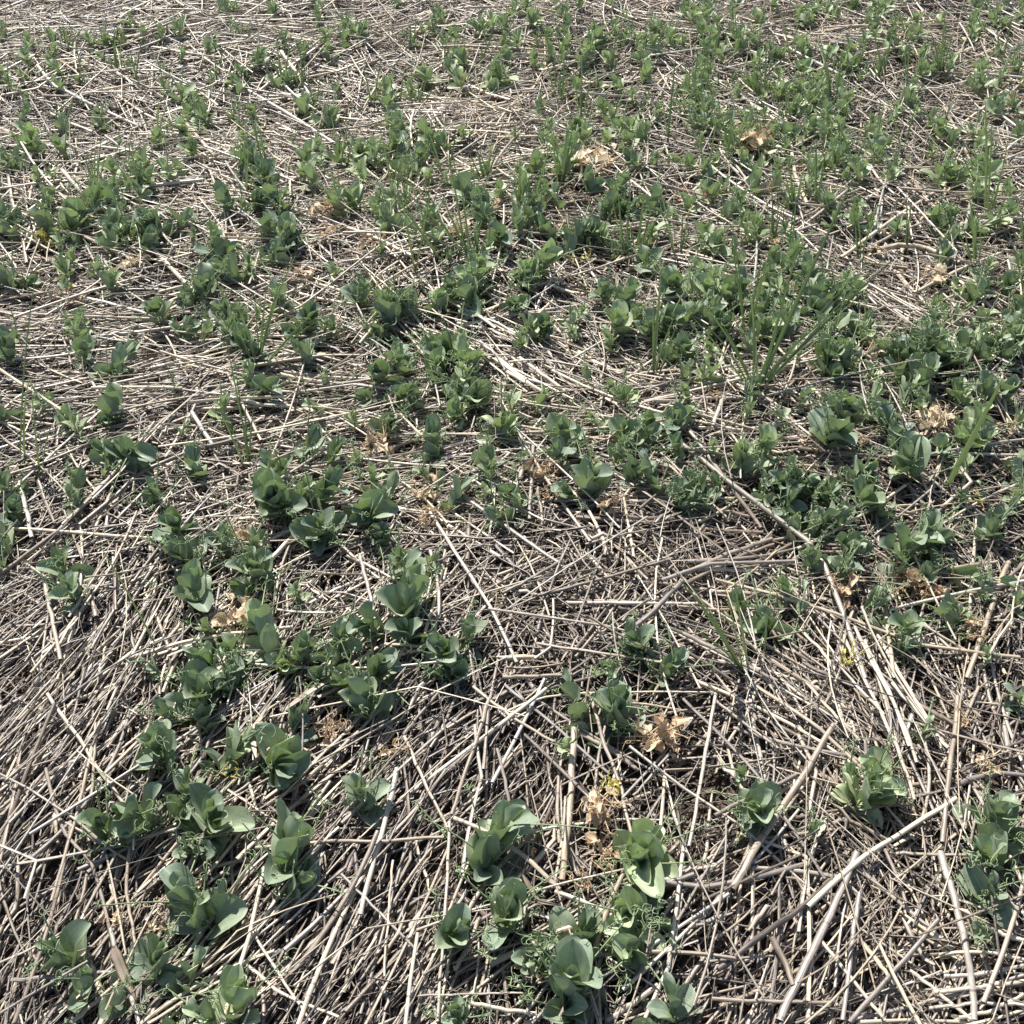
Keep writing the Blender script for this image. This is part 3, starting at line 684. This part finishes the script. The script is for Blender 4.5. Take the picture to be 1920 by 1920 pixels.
GREEN = [(0,30,640,330,55,22),(640,60,1280,400,50,24),(0,330,640,640,30,28),(640,380,1280,640,25,30),(250,600,1300,950,18,30),(1280,560,1920,950,14,32),(1280,0,1920,150,110,24),(1280,150,1920,330,115,28),(1600,330,1920,440,26,34),(1280,330,1580,430,26,34),(1480,230,1620,330,12,32),(1280,430,1500,640,24,38),
         (1280,520,1620,640,20,46),(1600,600,1920,700,14,46),(1760,440,1920,600,12,40),(1000,0,1280,90,26,22),(640,0,1000,120,14,22),(300,0,640,60,8,18),(1280,60,1560,250,20,28),(0,150,640,300,7,24)]
specs = []
for tk in PLANTS:
    a, b, c = tk.split(','); kind = c[-1] if c[-1] in 'ld' else 'n'
    specs.append((float(a), float(b), float(c.rstrip('ld'))*(1.5 if float(b) < 640 and float(c.rstrip('ld')) < 51 else 1.12), kind))
for x0, y0, x1, y1, n, s in GREEN:
    for _ in range(n): specs.append((rng.uniform(x0, x1), rng.uniform(y0, y1), s*rng.uniform(1.0, 1.6), rng.choice(['n', 'n', 'l', 'd'])))
specs.sort(key=lambda q: -q[2]*(1+.3*q[1]/1920))
# a few strewn beyond the edges of the picture
outer = []
for _ in range(260):
    x, y = rng.uniform(-2.6, 2.6), rng.uniform(.1, 5.0)
    if not inview(np.array([x]), np.array([y]), .05)[0]: outer.append((x, y))

OWN = {(393,1713):'largest lower left pea plant, round blue-green leaves beside orange withered leaves',
 (905,1605):'large many-leaved pea plant standing in bottom centre straw with tendrils above',
 (1205,1600):'big pea plant with broad pale leaf beside bare soil and pinkish withered leaves',
 (530,1635):'spreading pea plant between the level grey stalk and the bottom left cluster',
 (1065,1875):'big pea plant cut by the bottom edge at the white stalk tip',
 (150,1785):'lone pea plant with a folded dark leaf pair above the bottom left corner',
 (1265,1893):'pea plant at the bottom edge right of the bright white stalk',
 (855,1895):'narrow small pea plant at the bottom edge left of the white stalk',
 (695,1335):'upright pea plant with tall cupped leaves standing alone left of centre',
 (1655,1445):'pair of pale round pea leaves at the foot of the pale straw bundle',
 (1605,1495):'sprawling pale pea plant below the pair of round leaves',
 (1405,1505):'low pea plant with a brown-grey stalk resting across it',
 (1853,1530):'tall pointed pea plant at the right edge with closed upper leaves',
 (753,1140):'tall pea plant with two long pale leaves right of a withered clump',
 (847,1213):'round-leaved pea plant beside the lower end of a crooked tan stalk',
 (1210,1207):'small upright pea plant with closed leaf pair behind a level tan stalk',
 (1680,1023):'pea plant whose big leaf is speckled with little holes',
 (1723,710):'tall dark pea plant with long pointed leaves in the right half',
 (1103,910):'dense rosette-like blue-green pea plant with tendrils spreading left',
 (808,830):'low rosette-like grey-green pea plant on straw above the centre',
 (940,797):'pea plant with one large pale oval leaf lying flat near centre',
 (1433,837):'pale pea plant with two big oval leaves by the splintered grey stalk',
 (117,1060):'tall slim pea plant standing alone under the dark brown stalk at left',
 (370,1115):'pea plant with one very broad leaf left of tan withered leaves',
 (330,985):'pea plant at the right tip of the long white stalk',
 (200,1550):'outermost left pea plant of the lower left cluster',
 (300,1407):'top left pea plant of the lower left cluster with tall oval leaves',
 (395,1545):'pea plant with long upright dark leaf, right end of the lower left cluster'}
OBJC = {'n': .16, 'l': .95, 'd': .0}
KINDW = {'n': 'grey-green', 'l': 'pale bright green', 'd': 'dark blue-green'}
def add_leaves(mb, leaves, lib):
    for p, X, Y, Z, s in leaves:
        V, Q, A = lib[int(rng.integers(len(lib)))]; V = (V[:, :1]*X+V[:, 1:2]*Y+V[:, 2:]*Z)*s+p
        A = A.copy(); A[:, 2] = rng.random(); mb.add(V, Q, A, rng.random())
def stem_mesh(stem, r):
    V, Q, G = tubes(stem[None], np.linspace(r, r*.6, len(stem))[None], 6)
    return mesh_from('stem', V, Q, M_STEM, {'blade': ('FLOAT_VECTOR', G*[.4, .4, 5]+[.5, 0, 0]), 'tone': ('FLOAT', np.full(len(V), .5))})
def plant(px, py, s, kind, idx):
    hc = .052
    c = at(px, py, hc); depth = px_of(c)[2]; S = float(np.clip(s*depth/F, .022, .092))*1.10
    lean = abs(rng.normal(0, .42)); ld = rng.uniform(0, 6.28)
    nn = 4 if s < 52 else 5 if s < 100 else 6
    base = np.array([c[0]-math.cos(ld)*math.tan(lean)*.02, c[1]-math.sin(ld)*math.tan(lean)*.02-.004, 0]); base[2] = terrain(base[0], base[1])
    low = max(.012, .050-S*.30)
    root = empty('pea_plant', base); col = (OBJC[kind]+rng.uniform(0, .14), 0, 0, 1)
    shoots = [shoot(S, lean, ld, nn, low)]
    if s > 128 or (s > 60 and rng.random() < .65):
        st, lv, td = shoot(S*.78, .55, rng.uniform(0, 6.28), 4, low*.7); o = np.array([rng.uniform(-.2, .2)*S, rng.uniform(-.2, .2)*S, 0])
        shoots.append((st+o, [(p+o, *r) for p, *r in lv], [(p+o, *r) for p, *r in td]))
    near = s >= 44
    for stem, leaves, tend in shoots:
        so_ = link('stem', stem_mesh(stem, .0011+.010*S), root); so_.color = col
        if near:
            for p, X, Y, Z, L in leaves:
                o = link('leaf', LEAF_ME[int(rng.integers(len(LEAF_ME)))], root); o.matrix_local = mat4(p, X, Y, Z, L); o.color = col
        else:
            mb = MB(); add_leaves(mb, leaves, LV_LO); link('foliage', mb.mesh('foliage', M_LEAF), root).color = col
        nt_ = len(tend) if near else 2
        for p, d, rad, L in tend[-nt_:]:
            if rng.random() < (.22 if near else .1): continue
            V, Q, G = tendril_geom(p, d, L)
            o = link('tendril', mesh_from('tendril', V-p, Q, M_STEM, {'blade': ('FLOAT_VECTOR', G*[.4, .4, 5]+[.5, 0, 0]), 'tone': ('FLOAT', np.full(len(V), .3+.6*rng.random()))}), root, p); o.color = col
    lab = OWN.get((int(px), int(py)))
    if lab is None:
        sz = 'large ' if s > 95 else 'medium ' if s > 58 else 'small ' if s > 34 else 'tiny '
        lab = unique(sz+KINDW[kind]+' pea plant', c)
    else: USED.add(lab)
    tag(root, lab, 'pea plant', 'pea plants growing through the straw')
for i, q in enumerate(specs[:300]): plant(*q, i)

def far_plants():
    lv = MB(); st = []
    def one(c, S, tone):
        base = np.array([c[0], c[1], terrain(c[0], c[1])])
        stem, leaves, tend = shoot(S, abs(rng.normal(0, .3)), rng.uniform(0, 6.28), 4, max(.012, .05-S*.3))
        for p, X, Y, Z, s in leaves:
            V, Q, A = LV_LO[int(rng.integers(len(LV_LO)))]; V = (V[:, :1]*X+V[:, 1:2]*Y+V[:, 2:]*Z)*s+p+base
            A = A.copy(); A[:, 2] = rng.random(); lv.add(V, Q, A, float(np.clip(tone+rng.uniform(-.3, .5), 0, 2.2)))
        V, Q, G = tubes(stem[None]+base, np.full((1, 7), .0013), 4); lv.add(V, Q, G*[.4, .4, 5], 1.9)
        for p, d, rad, L in tend[-2:]:
            V, Q, G = tendril_geom(p+base, d, L, .0009, 3); lv.add(V, Q, G*[.4, .4, 5], 1.9)
    for px, py, s, kind in specs[300:]:
        c = at(px, py, .05); one(c, float(np.clip(s*px_of(c)[2]/F, .03, .075))*1.1, {'n': .4, 'l': 1.4, 'd': .0}[kind])
    for x, y in outer: one((x, y), rng.uniform(.04, .07), rng.choice([0, .5, 1.2]))
    tag(link('pea_foliage', lv.mesh('pea_foliage', M_LEAF)), 'many small pea plants growing thickly across the far straw', 'pea plants', kind='stuff')
far_plants()

# ------------------------------------------------------------------ grass
GRASS = [
 ((1415,745),[(1310,560,8),(1400,515,8),(1613,307,10),(1700,440,9),(1560,590,8),(1500,450,8),(1350,600,8),(1470,560,8),(1600,520,6)],'big tuft of long striped grass blades right of the centre'),
 ((40,880),[(73,480,7),(57,700,6)],'two tall dark grass blades standing at the left edge'),
 ((75,905),[(57,715,5),(100,790,5)],'thin green grass blades leaning beside the tall left edge blades'),
 ((470,880),[(460,740,8),(415,775,7),(425,640,5)],'pair of dark grass blades left of the centre between pea plants'),
 ((485,700),[(395,505,7),(557,473,7),(597,580,6),(500,540,6),(440,560,6)],'open grass tuft with splayed blades in the left half'),
 ((880,495),[(840,290,8),(780,355,8),(827,365,7),(760,420,7),(905,410,6)],'fan of dark green grass blades in the upper middle'),
 ((838,505),[(730,350,9),(790,440,7)],'single broad grass blade leaning left of the dark fan'),
 ((985,425),[(955,325,7),(993,315,7),(1040,240,6),(1000,350,6)],'upright grass tuft behind the dark fan of blades'),
 ((1225,720),[(1240,505,10),(1180,645,6),(1265,590,7)],'stout upright grass blade standing right of the centre line'),
 ((1195,500),[(1207,365,9),(1222,385,8),(1180,420,6)],'short upright pale grass tuft above the middle'),
 ((1763,930),[(1885,700,16)],'single broad dark grass blade leaning right near the right edge'),
 ((1400,1275),[(1280,1090,12),(1375,1075,7),(1300,1180,6)],'grass with one wide pale blade right of centre'),
 ((1425,1240),[(1437,1160,7)],'short yellowing grass blade beside the wide pale blade'),
 ((1430,200),[(1405,90,6),(1420,80,6),(1437,85,6),(1450,100,5),(1395,110,5)],'upright clump of thin grass stems in the top right'),
 ((1850,420),[(1892,255,7),(1847,185,8),(1870,330,5)],'tall grass blades rising near the upper right edge'),
 ((1397,640),[(1430,475,7),(1370,430,6),(1450,440,5)],'thin grass blades left of the big striped tuft'),
 ((1762,155),[(1772,15,6),(1745,60,5),(1790,50,5)],'thin upright grass blades near the top right corner'),
 ((533,165),[(518,75,6),(545,60,5),(500,95,5)],'grey-green grass blades near the top left middle'),
 ((915,98),[(932,32,6),(905,25,5)],'faint grass blades near the top edge, middle'),
 ((1045,135),[(1010,25,7),(1060,40,5)],'pale grass blade leaning left near the top edge'),
 ((257,175),[(243,90,6),(268,70,5)],'short dark upright grass blades in the top left straw'),
 ((410,162),[(403,98,5),(418,92,5),(395,115,4)],'small grass wisp in the top left straw'),
 ((1092,235),[(1090,105,6),(1110,140,5),(1075,120,4)],'slim dark grass blade in the upper middle'),
 ((1253,285),[(1268,95,7),(1240,170,5)],'tall pale grass blade in the upper middle right'),
 ((820,730),[(832,600,5),(810,640,4)],'thin grass blade among the pale pea plants'),
 ((293,1225),[(180,1010,5)],'single thin grass stem crossing the slanting straw at left'),
 ((1560,215),[(1535,60,5),(1580,90,5),(1550,110,5)],None),((1655,150),[(1630,30,5),(1680,25,5)],None),((1480,120),[(1460,15,5),(1500,20,5)],None),
 ((1330,140),[(1310,30,5),(1350,40,5)],None),((1875,130),[(1860,10,5),(1900,25,5)],None),((1690,300),[(1660,180,5),(1720,190,5)],None),
 ((1600,330),[(1640,215,5),(1570,230,5)],None),((700,215),[(680,120,5),(715,110,5)],None),((160,160),[(140,70,5),(175,80,5)],None),((640,330),[(620,210,5),(655,225,5)],None),
 ((745,210),[(760,120,5),(730,130,4)],None),((1330,330),[(1345,215,5),(1300,240,5)],None),((1920,560),[(1890,430,6),(1915,420,5)],None),((1050,520),[(1075,410,5),(1030,440,4)],None),
]
for _ in range(60):
    gx, gy = (rng.uniform(640, 1900), rng.uniform(70, 520)) if rng.random() < .8 else (rng.uniform(60, 640), rng.uniform(90, 420))
    hh = 40+gy*.16; GRASS.append(((gx, gy), [(gx+rng.normal(0, 18), gy-hh*rng.uniform(.7, 1.35), rng.uniform(4, 6.5)) for _ in range(int(rng.integers(2, 6)))], None))
def blade_geom(p0, p1, w, sag):
    K = 12; t = np.linspace(0, 1, K); d = p1-p0; L = np.linalg.norm(d); h = unit([d[0], d[1], 0] if abs(d[0])+abs(d[1]) > 1e-3 else [1, 0, 0])
    C = p0+d*t[:, None]; C[:, 2] += sag*L*np.sin(np.pi*t)*.9
    T = np.gradient(C, axis=0); T /= np.linalg.norm(T, axis=1, keepdims=True)
    a = rng.uniform(-.7, .7); s0 = np.array([math.cos(a), math.sin(a), 0])
    Sd = s0-T*(T@s0)[:, None]; Sd /= np.linalg.norm(Sd, axis=1, keepdims=True); N = np.cross(Sd, T)
    hw = w/2*np.clip(.55+t*2.2, 0, 1)*(1-t**2.6)**.8+.0002
    V = []; A = []
    for j, s in enumerate((-1, -.5, 0, .5, 1)):
        V.append(C+Sd*(s*hw)[:, None]+N*(abs(s)*hw*.55)[:, None]); A.append(np.stack([np.full(K, s), .25+t*.75, np.full(K, rng.random())], 1))
    V = np.stack(V, 1).reshape(-1, 3); A = np.stack(A, 1).reshape(-1, 3)
    i = (np.arange(K-1)[:, None]*5+np.arange(4)[None, :]).ravel(); return V, np.stack([i, i+1, i+6, i+5], -1), A
for (bx, by), tips, lab in GRASS:
    base = at(bx, by, .012); root = empty('grass_tuft', base)
    tips = tips+[(a+rng.uniform(-22, 22), b+rng.uniform(5, 45), c*.7) for a, b, c in tips if len(tips) > 2]
    for tx, ty, wp in tips:
        d = ray(tx, ty); k = (base[1]+rng.uniform(-.03, .03))/d[1]; tip = np.array([0, 0, CAM_H])+d*k     # the tip stands about above the base
        p0 = np.array([rng.uniform(-.006, .006), rng.uniform(-.006, .006), 0]); p1 = tip-base
        w = wp*(.62 if wp < 12 else .85)*px_of(base)[2]/F
        V, Q, A = blade_geom(p0, p1, w, rng.uniform(.0, .10))
        me = mesh_from('blade', V, Q, M_GRASS, {'blade': ('FLOAT_VECTOR', A), 'tone': ('FLOAT', np.full(len(V), rng.random()))})
        o = link('blade', me, root); o.color = (rng.uniform(.0, .6), 0, 0, 1)
    if lab is None: lab = unique('thin upright green grass', base+np.array([0, 0, .04]))
    tag(root, lab, 'grass', 'grass tufts among the pea plants')

# ------------------------------------------------------------------ withered leaves
WITH = [(1235,1388,95,'o','crumpled pinkish-tan withered leaf clump above the bare soil'),(1120,1512,85,'o','tan withered leaves hanging left of the bare soil'),
 (1128,1607,70,'b','pinkish-brown curled withered leaf beside the big pale-leaved plant'),(1093,1655,42,'b','small dark orange withered leaf below the thick upright stalk'),
 (738,1412,48,'o','papery withered leaf below the lone upright plant'),(325,1685,60,'o','orange withered leaves left of the largest lower left plant'),(298,1745,45,'p','straw-coloured dead leaf near the largest lower left plant'),
 (222,1722,42,'o',None),(995,1832,55,'p','cream withered leaf hanging left of the bottom-most big plant'),(458,1008,55,'o','bright orange withered tuft between the paired dark plants'),
 (455,1160,85,'o','curly tan withered leaves right of a very broad pea leaf'),(708,838,70,'o','tan withered leaf clump left of the low rosette plant'),(800,925,62,'o','upright papery orange leaf beside a small plant at centre'),(805,978,50,'o',None),
 (1015,892,62,'b','orange-brown withered clump below the centre plant'),(1028,932,42,'o',None),(1138,948,52,'b',None),(1745,803,80,'p','large cream and pink withered clump beside pale right-hand plants'),
 (1640,662,60,'p',None),(1683,688,36,'y','bright yellow dying leaf by the tan clump on the right'),(1833,942,30,'y','single round yellow leaf near the right edge'),(1890,812,44,'o',None),(1703,1092,78,'b','pinkish-orange withered leaves under the plant with holes'),
 (1758,1122,60,'b',None),(1580,1112,70,'b',None),(1820,1185,50,'b',None),(1620,830,40,'p',None),(1520,842,40,'o',None),(1405,285,95,'o','largest orange withered patch, in the upper right'),(1432,262,60,'o',None),
 (1120,312,85,'p','tan withered patch in the upper middle'),(1070,372,44,'o',None),(603,402,60,'o',None),(612,442,50,'o',None),(242,500,48,'p',None),(98,462,50,'y','yellowish dying leaves in the left-hand cluster'),
 (130,560,44,'b',None),(1345,750,34,'b',None),(1850,1440,60,'p',None),(1800,1352,36,'b',None),(860,440,50,'o',None),(1060,432,48,'p',None),(1092,490,36,'y','small yellow leaf in straw above the middle'),(700,462,44,'o',None),(678,472,36,'p',None),
 (562,522,50,'o',None),(1290,380,50,'b',None),(1440,362,42,'b',None),(625,1375,50,'b',None),(1450,467,40,'o',None),(1640,480,38,'p',None),(1752,522,60,'p',None),(930,392,34,'p',None),(260,405,30,'o',None),
 (1595,1240,45,'y','yellow-green dying leaves below the long pale stalk'),(1145,1478,42,'y','yellow-green dying leaf just above tan withered leaves'),(438,1452,32,'y','yellow leaf hidden under a dark lower left plant'),(1440,880,36,'o',None),(1690,75,30,'b',None),(1320,60,34,'o',None),(1850,100,26,'o',None),(970,205,26,'o',None),
 (620,1360,26,'b',None),(1900,190,34,'o',None),(1490,545,34,'o',None),(1395,575,38,'o',None)]
def crumple(S, n):
    mb = MB()
    for k in range(n):
        L = S*rng.uniform(.17, .36); nu, nv = 7, 9
        V, Q, A = leaf_geom(L, L*rng.uniform(.5, .8), rng.uniform(-.3, 1.3), rng.uniform(-2.2, 2.2), .15, rng.uniform(0, 6.28), nu, nv)
        f = 26/S*.06; o = rng.uniform(0, 99, 3)
        for ax in range(3):
            nz = vnoise(V[:, 0]*f*5+o[ax], V[:, 1]*f*5+o[ax]*1.7, 40+ax)+vnoise(V[:, 0]*f*12+o[ax], V[:, 1]*f*12+9, 50+ax)*.5
            V[:, ax] += (nz-.75)*L*.42
        e = rng.uniform(-.9, .9); a = rng.uniform(0, 6.28)
        R = np.array([[math.cos(a), -math.sin(a), 0], [math.sin(a), math.cos(a), 0], [0, 0, 1]])@np.array([[1, 0, 0], [0, math.cos(e), -math.sin(e)], [0, math.sin(e), math.cos(e)]])
        V = V@R.T+np.array([rng.normal(0, .17)*S, rng.normal(0, .17)*S, rng.uniform(-.05, .25)*S]); mb.add(V, Q, A, rng.random())
    for k in range(n):
        p = np.array([rng.uniform(-.3, .3)*S, rng.uniform(-.3, .3)*S, .1*S]); V, Q, G = tendril_geom(p, unit([rng.normal(), rng.normal(), .4]), S*.4, .0006, 3)
        mb.add(V, Q, G, rng.random())
    return mb
for px, py, s, k, lab in WITH:
    c = at(px, py, .042); S = s*px_of(c)[2]/F*1.15; n = 3 if s < 34 else 5 if s < 50 else 9 if s < 75 else 13
    me = crumple(S, n).mesh('withered_leaves', M_YEL if k == 'y' else M_DRY)
    t = np.zeros(len(me.vertices), np.float32); me.attributes['tone'].data.foreach_get('value', t)
    me.attributes['tone'].data.foreach_set('value', t*.5+{'o': .35, 'b': .12, 'p': .8, 'y': .4}[k])
    c[2] += .003
    o = link('withered_clump', me, loc=c)
    if lab is None: lab = unique({'o': 'orange-tan', 'b': 'brown', 'p': 'pale tan', 'y': 'yellow'}[k]+' withered leaves', c)
    tag(o, lab, 'withered leaf', 'withered pea leaves lying on the straw')
print('STALKS', len(STALKS), 'PLANT SPECS', len(specs), 'OBJECTS', len(bpy.data.objects))
